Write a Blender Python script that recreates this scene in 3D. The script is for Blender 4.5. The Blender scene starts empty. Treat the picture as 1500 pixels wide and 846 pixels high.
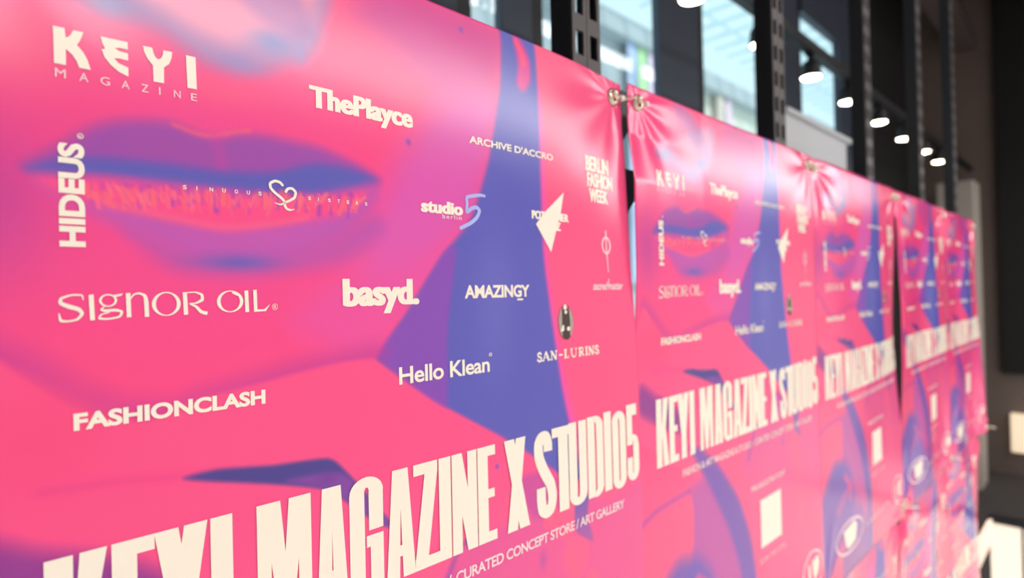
import bpy, bmesh, math, random
import numpy as np
from mathutils import Vector, Matrix

C = bpy.context.scene.collection
scene = bpy.context.scene
CZ = 1.60                                   # height of the lens above the floor

# ------------------------------------------------------------------ camera
cam_d = bpy.data.cameras.new('camera')
cam = bpy.data.objects.new('camera', cam_d)
C.objects.link(cam)
F_PX, YAW, PITCH, ROLL = 869.06, 0.775286, 0.008092, -0.022928
cam_d.sensor_fit = 'HORIZONTAL'
cam_d.sensor_width = 36.0
cam_d.lens = F_PX / 1500.0 * 36.0
fw = Vector((math.sin(YAW) * math.cos(PITCH), math.cos(YAW) * math.cos(PITCH), math.sin(PITCH)))
rt = fw.cross(Vector((0, 0, 1))).normalized()
up = rt.cross(fw)
r2 = rt * math.cos(ROLL) + up * math.sin(ROLL)
u2 = -rt * math.sin(ROLL) + up * math.cos(ROLL)
M = Matrix((r2, u2, -fw)).transposed().to_4x4()
M.translation = Vector((0, -0.4, CZ))
cam.matrix_world = M
cam_d.clip_start = 0.02
cam_d.clip_end = 200
cam_d.dof.use_dof = True
cam_d.dof.focus_distance = 0.43
cam_d.dof.aperture_fstop = cam_d.lens / 5.2      # 5.2 mm opening
scene.camera = cam

# ------------------------------------------------------------------ world, exposure
w = bpy.data.worlds.new('sky')
scene.world = w
w.use_nodes = True
nt = w.node_tree
nt.nodes.clear()
wo = nt.nodes.new('ShaderNodeOutputWorld')
wb = nt.nodes.new('ShaderNodeBackground')
wb.inputs[0].default_value = (0.72, 0.93, 0.98, 1)
wb.inputs[1].default_value = 1.2
nt.links.new(wb.outputs[0], wo.inputs[0])
vs = scene.view_settings
vs.view_transform = 'Standard'
vs.look = 'None'
vs.exposure = 0.10
vs.gamma = 1.0
vs.use_curve_mapping = False

# ------------------------------------------------------------------ helpers
def srgb(c):
    r = []
    for x in c[:3]:
        x = x / 255.0
        r.append(x / 12.92 if x <= 0.04045 else ((x + 0.055) / 1.055) ** 2.4)
    return r

def mat(name, col, rough=0.6, metal=0.0, spec=0.5, emit=None, noise=0.0, nscale=20.0, bump=0.0):
    m = bpy.data.materials.new(name)
    m.use_nodes = True
    t = m.node_tree
    b = t.nodes['Principled BSDF']
    c = srgb(col) + [1]
    b.inputs['Base Color'].default_value = c
    b.inputs['Roughness'].default_value = rough
    b.inputs['Metallic'].default_value = metal
    b.inputs['Specular IOR Level'].default_value = spec
    if emit:
        b.inputs['Emission Color'].default_value = c
        b.inputs['Emission Strength'].default_value = emit
    if noise or bump:
        tc = t.nodes.new('ShaderNodeTexCoord')
        n = t.nodes.new('ShaderNodeTexNoise')
        n.inputs['Scale'].default_value = nscale
        n.inputs['Detail'].default_value = 4
        t.links.new(tc.outputs['Object'], n.inputs['Vector'])
        if noise:
            mx = t.nodes.new('ShaderNodeMix')
            mx.data_type = 'RGBA'
            mx.inputs['A'].default_value = [x * (1 - noise) for x in c[:3]] + [1]
            mx.inputs['B'].default_value = [min(1, x * (1 + noise)) for x in c[:3]] + [1]
            t.links.new(n.outputs['Fac'], mx.inputs['Factor'])
            t.links.new(mx.outputs['Result'], b.inputs['Base Color'])
        if bump:
            bp = t.nodes.new('ShaderNodeBump')
            bp.inputs['Strength'].default_value = bump
            bp.inputs['Distance'].default_value = 0.01
            t.links.new(n.outputs['Fac'], bp.inputs['Height'])
            t.links.new(bp.outputs['Normal'], b.inputs['Normal'])
    return m

def link_mesh(name, me, material=None, parent=None):
    o = bpy.data.objects.new(name, me)
    C.objects.link(o)
    if material is not None:
        for mm in (material if isinstance(material, (list, tuple)) else [material]):
            me.materials.append(mm)
    if parent is not None:
        o.parent = parent
    return o

def obj(name, bm, material=None, parent=None, smooth=False, loc=None):
    me = bpy.data.meshes.new(name)
    bmesh.ops.recalc_face_normals(bm, faces=bm.faces)
    if smooth:
        for f in bm.faces:
            f.smooth = True
    bm.to_mesh(me)
    bm.free()
    o = link_mesh(name, me, material, parent)
    if loc is not None:
        o.location = loc
    return o

def tag(o, label, cat, group=None, kind=None):
    if label:
        o['label'] = label
    if cat:
        o['category'] = cat
    if group:
        o['group'] = group
    if kind:
        o['kind'] = kind
    return o

def thing(name, label, cat, loc=(0, 0, 0), group=None):
    o = bpy.data.objects.new(name, None)
    o.empty_display_size = 0.05
    C.objects.link(o)
    o.location = loc
    return tag(o, label, cat, group)

def struct(o):
    o['kind'] = 'structure'
    return o

def box(bm, x0, x1, y0, y1, z0, z1, bev=0.0):
    r = bmesh.ops.create_cube(bm, size=1.0)
    for v in r['verts']:
        v.co = Vector(((x0 + x1) / 2 + v.co.x * (x1 - x0), (y0 + y1) / 2 + v.co.y * (y1 - y0), (z0 + z1) / 2 + v.co.z * (z1 - z0)))
    if bev:
        es = list({e for v in r['verts'] for e in v.link_edges})
        bmesh.ops.bevel(bm, geom=es, offset=bev, segments=2, affect='EDGES', profile=0.5)
    return bm

def boxes(*bs, bev=0.0):
    bm = bmesh.new()
    for b in bs:
        box(bm, *b, bev=bev)
    return bm

def prism(bm, pts, d):
    """closed polygon of 3D points swept by vector d"""
    a = [bm.verts.new(p) for p in pts]
    b = [bm.verts.new(Vector(p) + Vector(d)) for p in pts]
    n = len(a)
    bm.faces.new(a)
    bm.faces.new(b[::-1])
    for i in range(n):
        bm.faces.new((a[i], b[i], b[(i + 1) % n], a[(i + 1) % n]))
    return bm

def tube(bm, pts, r, seg=8, closed=False):
    pts = [Vector(p) for p in pts]
    n = len(pts)
    rings = []
    ref = Vector((0.13, 0.27, 0.95)).normalized()
    for i in range(n):
        if closed:
            t = pts[(i + 1) % n] - pts[i - 1]
        else:
            t = pts[min(i + 1, n - 1)] - pts[max(i - 1, 0)]
        t.normalize()
        a = t.cross(ref)
        if a.length < 1e-3:
            a = t.cross(Vector((1, 0, 0)))
        a.normalize()
        b = t.cross(a)
        rr = r[i] if isinstance(r, (list, tuple)) else r
        rings.append([bm.verts.new(pts[i] + a * (rr * math.cos(k * 2 * math.pi / seg)) + b * (rr * math.sin(k * 2 * math.pi / seg))) for k in range(seg)])
    m = n if closed else n - 1
    for i in range(m):
        A, B = rings[i], rings[(i + 1) % n]
        for k in range(seg):
            bm.faces.new((A[k], A[(k + 1) % seg], B[(k + 1) % seg], B[k]))
    if not closed:
        bm.faces.new(rings[0][::-1])
        bm.faces.new(rings[-1])
    return bm

def lathe(bm, prof, axis='Y', origin=(0, 0, 0), seg=28, closed=False):
    """prof: (radius, height along the axis)"""
    o = Vector(origin)
    rings = []
    for r, h in prof:
        ring = []
        for k in range(seg):
            a = 2 * math.pi * k / seg
            c, s = r * math.cos(a), r * math.sin(a)
            p = {'Y': Vector((c, h, s)), 'Z': Vector((c, s, h)), 'X': Vector((h, c, s))}[axis]
            ring.append(bm.verts.new(o + p))
        rings.append(ring)
    m = len(prof) if closed else len(prof) - 1
    for i in range(m):
        A, B = rings[i], rings[(i + 1) % len(prof)]
        for k in range(seg):
            bm.faces.new((A[k], A[(k + 1) % seg], B[(k + 1) % seg], B[k]))
    return bm

# ------------------------------------------------------------------ materials
M_wall = mat('grey_plaster', (112, 98, 92), 0.8, noise=0.12, nscale=3)
M_wall_light = mat('white_plaster', (225, 222, 218), 0.8, noise=0.04, nscale=3)
M_ceil = mat('dark_ceiling', (62, 52, 50), 0.8, noise=0.15, nscale=2)
M_floor = mat('pale_floor', (232, 228, 222), 0.4, noise=0.12, nscale=4)
M_slate = mat('slate_frame', (62, 70, 86), 0.5)
M_black = mat('black_metal', (26, 25, 28), 0.45)
M_void = mat('black_panel', (14, 13, 14), 0.8)
M_beam = mat('brown_beam', (84, 72, 70), 0.7, noise=0.1, nscale=4)
M_lampcase = mat('lamp_case', (18, 18, 20), 0.5)
M_bulb = mat('lamp_lens', (255, 240, 214), 0.4, emit=14.0)
M_white = mat('white_board', (214, 216, 220), 0.55, noise=0.03, nscale=8)
M_cream = mat('cream_paper', (240, 226, 204), 0.6, noise=0.03, nscale=8)
M_chrome = mat('eyelet_metal', (222, 212, 190), 0.22, metal=1.0)
M_tie = mat('clear_tie', (240, 228, 214), 0.3)
M_print = mat('cream_print', (255, 244, 226), 0.3)
M_print_thin = mat('pale_print', (255, 222, 226), 0.3)
M_print_blue = mat('blue_print', (178, 190, 250), 0.3)
M_print_dark = mat('brown_print', (70, 52, 48), 0.35)
M_back = mat('banner_back', (236, 232, 230), 0.5)
M_facade = mat('pale_facade', (186, 190, 192), 0.7, noise=0.06, nscale=0.6)
M_facade2 = mat('cream_facade', (228, 222, 206), 0.7, noise=0.06, nscale=0.6)
M_pane = mat('facade_glass', (120, 142, 150), 0.15)
M_steel = mat('roof_steel', (205, 226, 230), 0.5)

M_glass = bpy.data.materials.new('window_glass')
M_glass.use_nodes = True
_t = M_glass.node_tree
_t.nodes.clear()
_o = _t.nodes.new('ShaderNodeOutputMaterial')
_m = _t.nodes.new('ShaderNodeMixShader')
_a = _t.nodes.new('ShaderNodeBsdfTransparent')
_b = _t.nodes.new('ShaderNodeBsdfGlossy')
_a.inputs[0].default_value = (0.93, 0.98, 1, 1)
_b.inputs['Roughness'].default_value = 0.02
_m.inputs[0].default_value = 0.06
_t.links.new(_a.outputs[0], _m.inputs[1])
_t.links.new(_b.outputs[0], _m.inputs[2])
_t.links.new(_m.outputs[0], _o.inputs[0])

# the printed sheet: colours come from the artwork below, gloss from the laminate
M_sheet = bpy.data.materials.new('printed_sheet')
M_sheet.use_nodes = True
_t = M_sheet.node_tree
_b = _t.nodes['Principled BSDF']
_at = _t.nodes.new('ShaderNodeAttribute')
_at.attribute_name = 'artwork'
_t.links.new(_at.outputs['Color'], _b.inputs['Base Color'])
_b.inputs['Roughness'].default_value = 0.2
_b.inputs['Specular IOR Level'].default_value = 0.6
_tc = _t.nodes.new('ShaderNodeTexCoord')
_n = _t.nodes.new('ShaderNodeTexNoise')
_n.inputs['Scale'].default_value = 9
_n.inputs['Detail'].default_value = 2
_t.links.new(_tc.outputs['Object'], _n.inputs['Vector'])
_bp = _t.nodes.new('ShaderNodeBump')
_bp.inputs['Strength'].default_value = 0.10
_bp.inputs['Distance'].default_value = 0.004
_t.links.new(_n.outputs['Fac'], _bp.inputs['Height'])
_t.links.new(_bp.outputs['Normal'], _b.inputs['Normal'])

# ------------------------------------------------------------------ room shell
X0, X1, YB, YG, ZC = -2.4, 6.4, -4.2, 0.80, 4.35
XE = 14.0                                   # the hall runs on past the partition on the near side
struct(obj('floor', boxes((X0, XE, YB, YG + .3, -0.1, 0)), M_floor))
struct(obj('ceiling', boxes((X0, XE, YB, YG + .3, ZC, ZC + 0.1)), M_ceil))
struct(obj('wall_left', boxes((X0 - 0.1, X0, YB, YG + .3, 0, ZC)), M_wall_light))
struct(obj('wall_back', boxes((X0, XE, YB - 0.1, YB, 0, ZC)), M_wall_light))
struct(obj('wall_right', boxes((X1, X1 + 0.1, -1.45, YG + .3, 0, ZC)), M_wall))
struct(obj('wall_end', boxes((XE, XE + 0.1, YB, -1.45, 0, ZC)), M_wall_light))
struct(obj('wall_side', boxes((X1 + 0.1, XE + 0.1, -1.45, -1.35, 0, ZC)), M_wall))

# window wall beyond the posters: broad slate mullions with black gaskets, header beams, glass
struct(obj('wall_far', boxes((4.45, X1, YG + 0.005, YG + 0.03, 0, ZC)), M_void))
edges = [(-2.4, 1.0), (1.16, 1.288), (1.995, 2.30), (2.92, 3.43), (4.10, 4.45)]
for k, (a, b) in enumerate(edges):
    t = struct(obj('trim_%d' % (k + 1), boxes((a, b, YG, YG + 0.035, 0, ZC), bev=0.006), M_slate))
    struct(obj('gasket', boxes((b - 0.005, b + 0.055, YG + 0.01, YG + 0.045, 0, ZC)), M_black, t))
heads = {1: ZC, 2: 2.98, 3: 3.11, 0: ZC}
for k in range(4):
    a, b = edges[k][1] + (0.055 if k != 0 else 0.055), edges[k + 1][0]
    wdw = struct(obj('window_%d' % (k + 1), boxes((a, b, YG + 0.015, YG + 0.021, 0.35, ZC if k < 2 else (2.96 if k == 2 else 3.14))), M_glass))
    struct(obj('window_sill', boxes((a, b, YG + 0.0, YG + 0.04, 0, 0.35)), M_slate, wdw))
    if k >= 2:
        struct(obj('window_header', boxes((a, b, YG - 0.0, YG + 0.04, 2.96 if k == 2 else 3.14, ZC)), M_slate, wdw))
struct(obj('trim_6', boxes((2.30, 2.92, YG - 0.14, YG - 0.02, 2.99, 3.14)), M_black))

# ------------------------------------------------------------------ lamps of the room and an added fill
def strip_light(name, label, x0, x1, y, z, wdt, power, col):
    t = thing(name, label, 'ceiling light', ((x0 + x1) / 2, y, z), 'linear pendant lights')
    L = x1 - x0
    bm = boxes((-L / 2, L / 2, -wdt / 2 - 0.02, wdt / 2 + 0.02, 0.01, 0.09))
    for s in (-1, 1):
        tube(bm, [(s * L * 0.4, 0, 0.09), (s * L * 0.4, 0, ZC - z)], 0.006, 6)
    obj('housing', bm, M_lampcase, t)
    ld = bpy.data.lights.new('strip', 'AREA')
    ld.shape = 'RECTANGLE'
    ld.size = L
    ld.size_y = wdt
    ld.energy = power
    ld.color = col
    lo = bpy.data.objects.new('strip_lamp', ld)
    C.objects.link(lo)
    lo.parent = t
    return t, lo
strip_light('linear_pendant', 'long linear pendant light over the hall in front of the posters', -0.8, 13.8, -2.2, CZ + 1.20, 0.75, 285, (1.0, 0.975, 0.96))
strip_light('linear_pendant', 'added fill light shaped as a second linear pendant, higher and nearer the poster row', -1.0, 6.0, -1.4, CZ + 2.3, 0.20, 40, (1.0, 0.97, 0.95))  # unseen lamp added for general fill
sd = bpy.data.lights.new('sun', 'SUN')
sd.energy = 2.2
sd.angle = 0.05
sd.color = (1.0, 0.97, 0.92)
so_ = bpy.data.objects.new('sun', sd)
C.objects.link(so_)
so_.rotation_euler = (math.radians(48), 0, math.radians(-25))

# ------------------------------------------------------------------ artwork of the poster
PW, PH = 600.0, 840.0
ART = [
('p',[(424.6,-5.7),(435.9,66.0),(437.2,201.7),(443.4,256.1),(458.0,339.7),(475.2,398.2),(511.5,493.0),(544.0,608.3),(887.5,743.4),(942.7,-167.2),(612.6,-52.1)],(238,88,180),12,1.0),
('p',[(432.5,-7.9),(445.0,64.1),(446.3,201.3),(452.6,256.3),(469.6,341.1),(489.5,400.9),(523.5,496.4),(556.8,613.3),(887.5,743.4),(942.7,-167.2),(612.6,-52.1)],(253,92,140),7,1.0),
('g',(139.9,182.8),110,95,(230,78,160),0.55),
('g',(24.7,194.0),28,45,(190,70,155),0.75),
('g',(36.3,110.8),30,22,(250,120,150),0.5),
('p',[(260.8,-1.2),(390.3,1.1),(386.8,56.6),(375.8,103.3),(319.3,83.6),(272.0,55.2),(236.0,33.6)],(205,75,155),22,0.85),
('p',[(379.4,71.0),(371.7,126.0),(347.1,181.0),(315.8,212.4),(273.5,251.9),(237.2,230.4),(250.2,182.8),(276.5,131.1),(319.3,83.6)],(220,96,180),22,0.95),
('p',[(315.8,212.4),(279.9,257.6),(253.6,291.2),(219.0,290.7),(183.4,263.9),(220.3,230.5),(274.3,219.1)],(232,88,165),18,0.8),
('p',[(58.4,70.8),(85.3,81.9),(108.2,87.2),(129.1,98.4),(147.7,100.8),(165.5,95.6),(182.2,86.3),(203.5,71.0),(210.2,51.7),(208.9,17.3)],(176,128,178),9,1.0),
('p',[(90.8,59.3),(110.3,73.2),(125.5,79.2),(143.8,81.3),(163.7,71.1),(187.6,59.4),(200.4,49.8),(199.4,20.6)],(230,140,172),9,1.0),
('g',(172.9,73.2),12,7,(125,130,190),0.85),
('g',(192.2,75.5),6,9,(140,135,190),0.6),
('g',(150.0,93.1),14,5,(150,130,190),0.8),
('g',(78.8,76.1),12,9,(140,140,185),0.8),
('g',(141.1,114.4),24,9,(252,92,140),0.8),
('p',[(39.7,175.3),(52.7,163.6),(68.0,150.8),(79.4,144.9),(96.5,140.9),(111.0,139.8),(124.4,144.2),(136.5,144.3),(149.2,139.9),(164.7,138.1),(181.1,138.7),(206.2,140.4),(234.6,147.9),(254.5,156.9),(247.6,165.1),(210.8,173.5),(170.8,178.9),(108.6,177.6),(58.4,178.8)],(160,82,170),6,1.0),
('g',(105.2,155.3),28,12,(165,80,165),0.6),
('s',[(111.0,140.6),(122.4,143.7),(132.4,144.1),(147.0,138.9),(155.8,136.5)],1.6,(255,112,128),2.5,0.75),
('p',[(41.0,176.6),(55.5,169.4),(74.2,166.0),(108.8,165.1),(136.1,165.8),(171.2,162.2),(200.7,152.5),(230.5,152.6),(249.6,158.0),(230.1,167.5),(205.4,175.0),(170.8,178.9),(140.0,178.4),(108.6,177.6),(74.0,176.8),(55.4,178.4)],(98,96,180),5,1.0),
('s',[(135.6,146.2),(138.2,161.1)],5,(205,72,160),5,0.5),
('p',[(46.6,181.7),(74.0,178.4),(112.3,178.0),(144.2,178.9),(175.5,178.5),(205.5,174.1),(247.7,163.0),(251.6,173.1),(229.4,197.2),(196.8,215.2),(160.8,223.7),(127.0,222.7),(100.7,213.1),(76.9,202.5),(58.2,191.5)],(196,92,178),8,1.0),
('p',[(46.6,180.9),(74.0,178.4),(112.3,179.3),(144.2,179.8),(170.8,180.3),(205.4,176.5),(241.6,168.9),(221.3,186.1),(179.9,196.0),(139.5,202.6),(108.2,198.3),(77.0,192.8),(58.3,188.9)],(250,84,142),6,1.0),
('p',[(86.8,207.0),(127.0,219.2),(194.4,212.4),(247.1,185.6),(257.1,198.2),(220.5,223.0),(160.6,231.9),(111.4,228.9)],(180,90,178),10,0.75),
('s',[(69.9,181.4),(68.8,191.3)],1.7859667249628923,(172,74,178),1.5,0.42660603827183596),
('s',[(74.1,181.2),(75.0,193.1)],2.5181951230065263,(172,74,178),1.5,0.4887712702761271),
('s',[(78.3,180.9),(77.6,189.7)],1.7274199509178363,(172,74,178),1.5,0.4857601730315666),
('s',[(83.4,180.6),(84.1,192.8)],2.5605374062515596,(172,74,178),1.5,0.47737424720769606),
('s',[(85.2,180.4),(85.4,192.4)],2.6255780295896165,(172,74,178),1.5,0.7520203005444798),
('s',[(88.4,180.2),(88.5,191.9)],2.2071445308524984,(172,74,178),1.5,0.4711160696963138),
('s',[(93.7,179.9),(92.3,193.3)],2.6385810042221,(172,74,178),1.5,0.6190555478348216),
('s',[(97.1,179.7),(98.1,190.9)],2.6587806878545477,(172,74,178),1.5,0.739217635289454),
('s',[(102.0,179.3),(101.5,191.0)],2.1172516207519685,(172,74,178),1.5,0.46452824244864344),
('s',[(105.4,179.1),(106.2,187.5)],1.6555863988042152,(172,74,178),1.5,0.6505402982159614),
('s',[(109.6,178.9),(109.5,189.9)],2.011411918506587,(172,74,178),1.5,0.798911549668845),
('s',[(113.6,178.6),(113.2,188.2)],2.359197978149223,(172,74,178),1.5,0.5105219339838734),
('s',[(118.6,178.3),(119.2,188.6)],2.27023478030007,(172,74,178),1.5,0.7617260406122631),
('s',[(122.0,178.0),(120.5,188.0)],2.518194689591531,(172,74,178),1.5,0.6461728300514789),
('s',[(127.1,177.7),(126.4,187.4)],2.150822502604211,(172,74,178),1.5,0.41712447511280787),
('s',[(133.6,177.3),(134.6,191.7)],2.481853547768711,(172,74,178),1.5,0.7839470366451805),
('s',[(135.5,177.2),(134.6,191.8)],2.530287322270178,(172,74,178),1.5,0.5641710724275503),
('s',[(144.2,176.6),(144.3,190.5)],1.9520923043882517,(172,74,178),1.5,0.47656608192349575),
('s',[(147.0,176.4),(145.5,187.8)],2.7541763468882854,(172,74,178),1.5,0.5325228916796746),
('s',[(150.0,176.2),(148.3,186.4)],2.540494809785626,(172,74,178),1.5,0.5450897067701378),
('s',[(156.3,175.8),(154.6,191.2)],2.1087430231260935,(172,74,178),1.5,0.48316673670297333),
('s',[(160.4,175.5),(158.6,185.9)],2.4121925410981664,(172,74,178),1.5,0.4598562139466926),
('s',[(165.5,175.2),(165.3,186.0)],2.797163832505708,(172,74,178),1.5,0.44890930305376786),
('s',[(173.1,174.7),(173.9,186.6)],2.785188861491633,(172,74,178),1.5,0.5911047852092169),
('s',[(177.2,174.4),(176.7,184.1)],2.105465153844673,(172,74,178),1.5,0.49943438961337705),
('s',[(185.9,173.9),(187.0,186.6)],1.6379804286671218,(172,74,178),1.5,0.5017574645679813),
('s',[(188.4,173.7),(187.0,184.9)],2.6436514192374396,(172,74,178),1.5,0.45668070711199665),
('s',[(193.2,173.4),(194.6,186.7)],2.788684856024763,(172,74,178),1.5,0.5611848263822652),
('s',[(203.4,172.7),(203.7,187.9)],2.4936715427682095,(172,74,178),1.5,0.5977152090891382),
('s',[(205.2,172.6),(203.7,188.6)],2.6797142262232807,(172,74,178),1.5,0.7698309486074912),
('s',[(212.6,172.1),(212.9,187.6)],2.370992705062364,(172,74,178),1.5,0.7259304684996282),
('s',[(219.9,171.6),(220.2,186.5)],1.9219588548409694,(172,74,178),1.5,0.7691199850803073),
('s',[(228.7,171.1),(226.3,188.4)],2.7541285809385267,(172,74,178),1.5,0.6673407530524063),
('s',[(230.0,171.0),(231.6,182.0)],2.762241956020369,(172,74,178),1.5,0.6668759669551639),
('s',[(64.9,182.0),(66.6,185.5),(67.6,189.1)],2.220229041051019,(255,112,126),1.0,0.9192052960493357),
('s',[(66.8,181.9),(67.5,185.4),(68.6,188.9)],2.046746314028402,(255,104,134),1.0,0.9511511481473904),
('s',[(69.0,186.1),(70.2,188.2),(71.8,190.3)],2.180925029654869,(255,104,134),1.0,0.9660939381313581),
('s',[(70.2,181.2),(71.0,185.0),(71.6,188.9)],1.4826466178069833,(255,112,126),1.0,0.616550503261595),
('s',[(70.7,186.1),(71.4,190.7),(72.5,195.2)],1.2822081408922008,(255,122,140),1.0,0.7815079134141147),
('s',[(72.5,186.6),(74.4,189.3),(75.5,192.1)],1.640063761209187,(255,112,126),1.0,0.6457804498545986),
('s',[(75.1,185.9),(76.5,189.1),(77.1,192.4)],2.0542448616673297,(255,112,126),1.0,0.8514369931260495),
('s',[(77.4,184.2),(77.9,189.0),(79.4,193.7)],1.814120276899,(255,104,134),1.0,0.9497148608053345),
('s',[(77.0,181.2),(77.9,184.4),(78.7,187.6)],2.1944795705777924,(255,122,140),1.0,0.6674831330941978),
('s',[(79.7,180.9),(81.3,182.7),(82.6,184.5)],1.7789404398445243,(255,122,140),1.0,0.6981764716243054),
('s',[(81.7,182.2),(83.5,186.3),(85.0,190.5)],1.9444066879019983,(255,122,140),1.0,0.9630548367299812),
('s',[(82.4,185.7),(84.1,189.9),(84.5,194.2)],1.7573271778638238,(255,104,134),1.0,0.8451998043580633),
('s',[(83.7,180.8),(84.7,185.0),(85.3,189.2)],1.3465802220757301,(255,112,126),1.0,0.8422483150480338),
('s',[(85.9,183.7),(87.0,186.2),(89.0,188.6)],2.073284435909129,(255,122,140),1.0,0.8483320113516988),
('s',[(85.9,182.3),(86.6,187.1),(86.8,192.0)],1.5593397698706766,(255,104,134),1.0,0.953313708374415),
('s',[(88.8,182.9),(88.9,187.2),(89.4,191.4)],2.0941852863778596,(255,112,126),1.0,0.6633862977695509),
('s',[(90.4,182.6),(92.2,186.1),(93.3,189.7)],2.265320736803231,(255,112,126),1.0,0.668808423434365),
('s',[(91.6,185.1),(93.1,187.3),(94.1,189.7)],2.138052122448414,(255,122,140),1.0,0.7624445643455935),
('s',[(93.6,185.0),(93.7,189.2),(94.6,193.3)],1.5592791988771353,(255,122,140),1.0,0.8119043111695324),
('s',[(94.8,184.4),(95.9,187.7),(97.6,191.0)],1.682119658982164,(255,122,140),1.0,0.605273325000058),
('s',[(95.7,182.6),(96.4,186.7),(97.5,190.7)],2.2461727285944733,(255,122,140),1.0,0.6111693148495332),
('s',[(98.2,182.0),(98.9,187.1),(100.0,192.1)],2.0758628081043105,(255,112,126),1.0,0.9022255160150006),
('s',[(99.8,183.1),(100.0,186.4),(101.4,189.7)],2.216399996445957,(255,112,126),1.0,0.7196854327101787),
('s',[(102.8,179.8),(103.8,184.2),(104.6,188.7)],2.2552236899163205,(255,104,134),1.0,0.6074109122883292),
('s',[(102.4,183.7),(103.1,186.0),(105.0,188.2)],1.497691257054972,(255,122,140),1.0,0.7156226086906664),
('s',[(105.9,183.2),(107.4,187.4),(107.5,191.7)],2.1663290327793825,(255,122,140),1.0,0.6325230853556333),
('s',[(106.2,178.5),(106.1,183.4),(106.3,188.3)],1.4365614699480618,(255,104,134),1.0,0.7936767056810659),
('s',[(107.0,179.6),(107.0,184.5),(107.3,189.3)],1.950354773053122,(255,104,134),1.0,0.7313688283272495),
('s',[(109.6,181.1),(110.0,182.8),(111.8,184.4)],2.256103862586696,(255,112,126),1.0,0.6343279098173201),
('s',[(110.5,182.3),(109.9,184.1),(110.7,185.7)],2.202121157127598,(255,122,140),1.0,0.6740380760594301),
('s',[(114.3,184.7),(116.0,188.9),(116.4,193.2)],1.6174041417975213,(255,112,126),1.0,0.9335036353180484),
('s',[(115.4,178.7),(116.1,182.6),(117.5,186.5)],1.9115333565698822,(255,104,134),1.0,0.8400403670611422),
('s',[(115.4,182.2),(116.6,184.7),(117.4,187.3)],1.5381312404779255,(255,104,134),1.0,0.8500217462591928),
('s',[(118.1,183.4),(119.6,188.3),(120.0,193.4)],1.9241716718162132,(255,122,140),1.0,0.6152964282175344),
('s',[(119.9,180.9),(120.3,186.2),(121.8,191.4)],1.247471798568175,(255,122,140),1.0,0.8182575220678997),
('s',[(122.5,179.2),(122.6,181.7),(121.8,184.2)],2.1993082698554365,(255,122,140),1.0,0.7234213445090677),
('s',[(124.0,183.5),(124.1,188.4),(125.5,193.1)],1.4487407362885643,(255,104,134),1.0,0.84890206442613),
('s',[(124.3,182.4),(123.9,184.3),(124.7,186.0)],1.595818099186816,(255,122,140),1.0,0.8993567447214231),
('s',[(128.7,179.2),(128.3,182.5),(129.3,185.6)],1.6535265270103798,(255,112,126),1.0,0.9016163990218287),
('s',[(130.7,179.1),(131.6,183.4),(131.8,187.8)],1.6811422709675838,(255,112,126),1.0,0.6858835459290307),
('s',[(131.3,180.0),(131.7,185.5),(130.9,191.1)],2.24489437483454,(255,104,134),1.0,0.728483100981363),
('s',[(133.6,178.6),(132.5,182.5),(132.2,186.2)],1.5158614929263754,(255,122,140),1.0,0.6529606122163616),
('s',[(136.0,177.3),(134.7,183.0),(134.8,188.6)],1.432763996927725,(255,104,134),1.0,0.8675026393417131),
('s',[(138.3,180.1),(137.9,182.3),(137.7,184.5)],2.2893391231008495,(255,112,126),1.0,0.6374049104576135),
('s',[(139.0,177.2),(139.2,182.1),(138.2,187.0)],1.840117354889968,(255,112,126),1.0,0.9628071777411231),
('s',[(139.3,182.4),(138.9,184.9),(140.0,187.3)],2.0433332240682622,(255,112,126),1.0,0.8706404364292567),
('s',[(141.9,180.5),(142.7,184.7),(142.5,189.0)],2.128161088382537,(255,112,126),1.0,0.6687498860222919),
('s',[(143.6,183.0),(144.6,188.5),(143.9,194.1)],1.2632357913294834,(255,104,134),1.0,0.8817279783520884),
('s',[(147.2,182.0),(145.8,184.3),(145.8,186.5)],1.726651310633922,(255,122,140),1.0,0.7983546869177179),
('s',[(148.0,179.0),(147.7,182.5),(146.0,186.0)],1.3993544285610808,(255,104,134),1.0,0.6876997777720587),
('s',[(149.7,180.0),(149.4,182.6),(149.6,185.1)],1.6000473543191818,(255,122,140),1.0,0.6447482584248779),
('s',[(151.6,182.9),(150.5,185.5),(151.1,188.0)],1.329555354343731,(255,104,134),1.0,0.9301652392446751),
('s',[(155.4,182.3),(153.8,186.3),(153.0,190.2)],1.9911268091379348,(255,104,134),1.0,0.6654940013277163),
('s',[(158.4,179.8),(157.4,183.2),(155.8,186.5)],1.6921857851202886,(255,122,140),1.0,0.9134814587913878),
('s',[(159.5,178.3),(158.8,180.7),(157.9,183.0)],2.18412191485044,(255,104,134),1.0,0.6645366578511841),
('s',[(161.5,175.6),(160.1,181.0),(159.4,186.3)],1.2215390950225908,(255,122,140),1.0,0.6091490846359864),
('s',[(162.6,180.9),(160.6,183.5),(159.9,186.0)],1.5141155232255457,(255,104,134),1.0,0.895980031235142),
('s',[(165.1,177.7),(165.9,182.4),(165.4,187.3)],1.9252965722574342,(255,122,140),1.0,0.9744791339185315),
('s',[(166.2,177.3),(165.4,181.5),(165.1,185.6)],2.148938519795963,(255,112,126),1.0,0.7977251394724202),
('s',[(170.4,175.1),(168.5,179.8),(167.9,184.3)],1.8062272502647123,(255,112,126),1.0,0.8387539083899617),
('s',[(169.6,180.7),(168.9,186.3),(166.6,192.0)],2.063457033189623,(255,122,140),1.0,0.659683613609726),
('s',[(172.2,179.1),(171.8,182.3),(172.2,185.3)],1.906873444614794,(255,104,134),1.0,0.8118197312681386),
('s',[(176.7,174.7),(175.8,177.2),(176.6,179.6)],1.5812322659961728,(255,122,140),1.0,0.9414212075392144),
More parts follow.
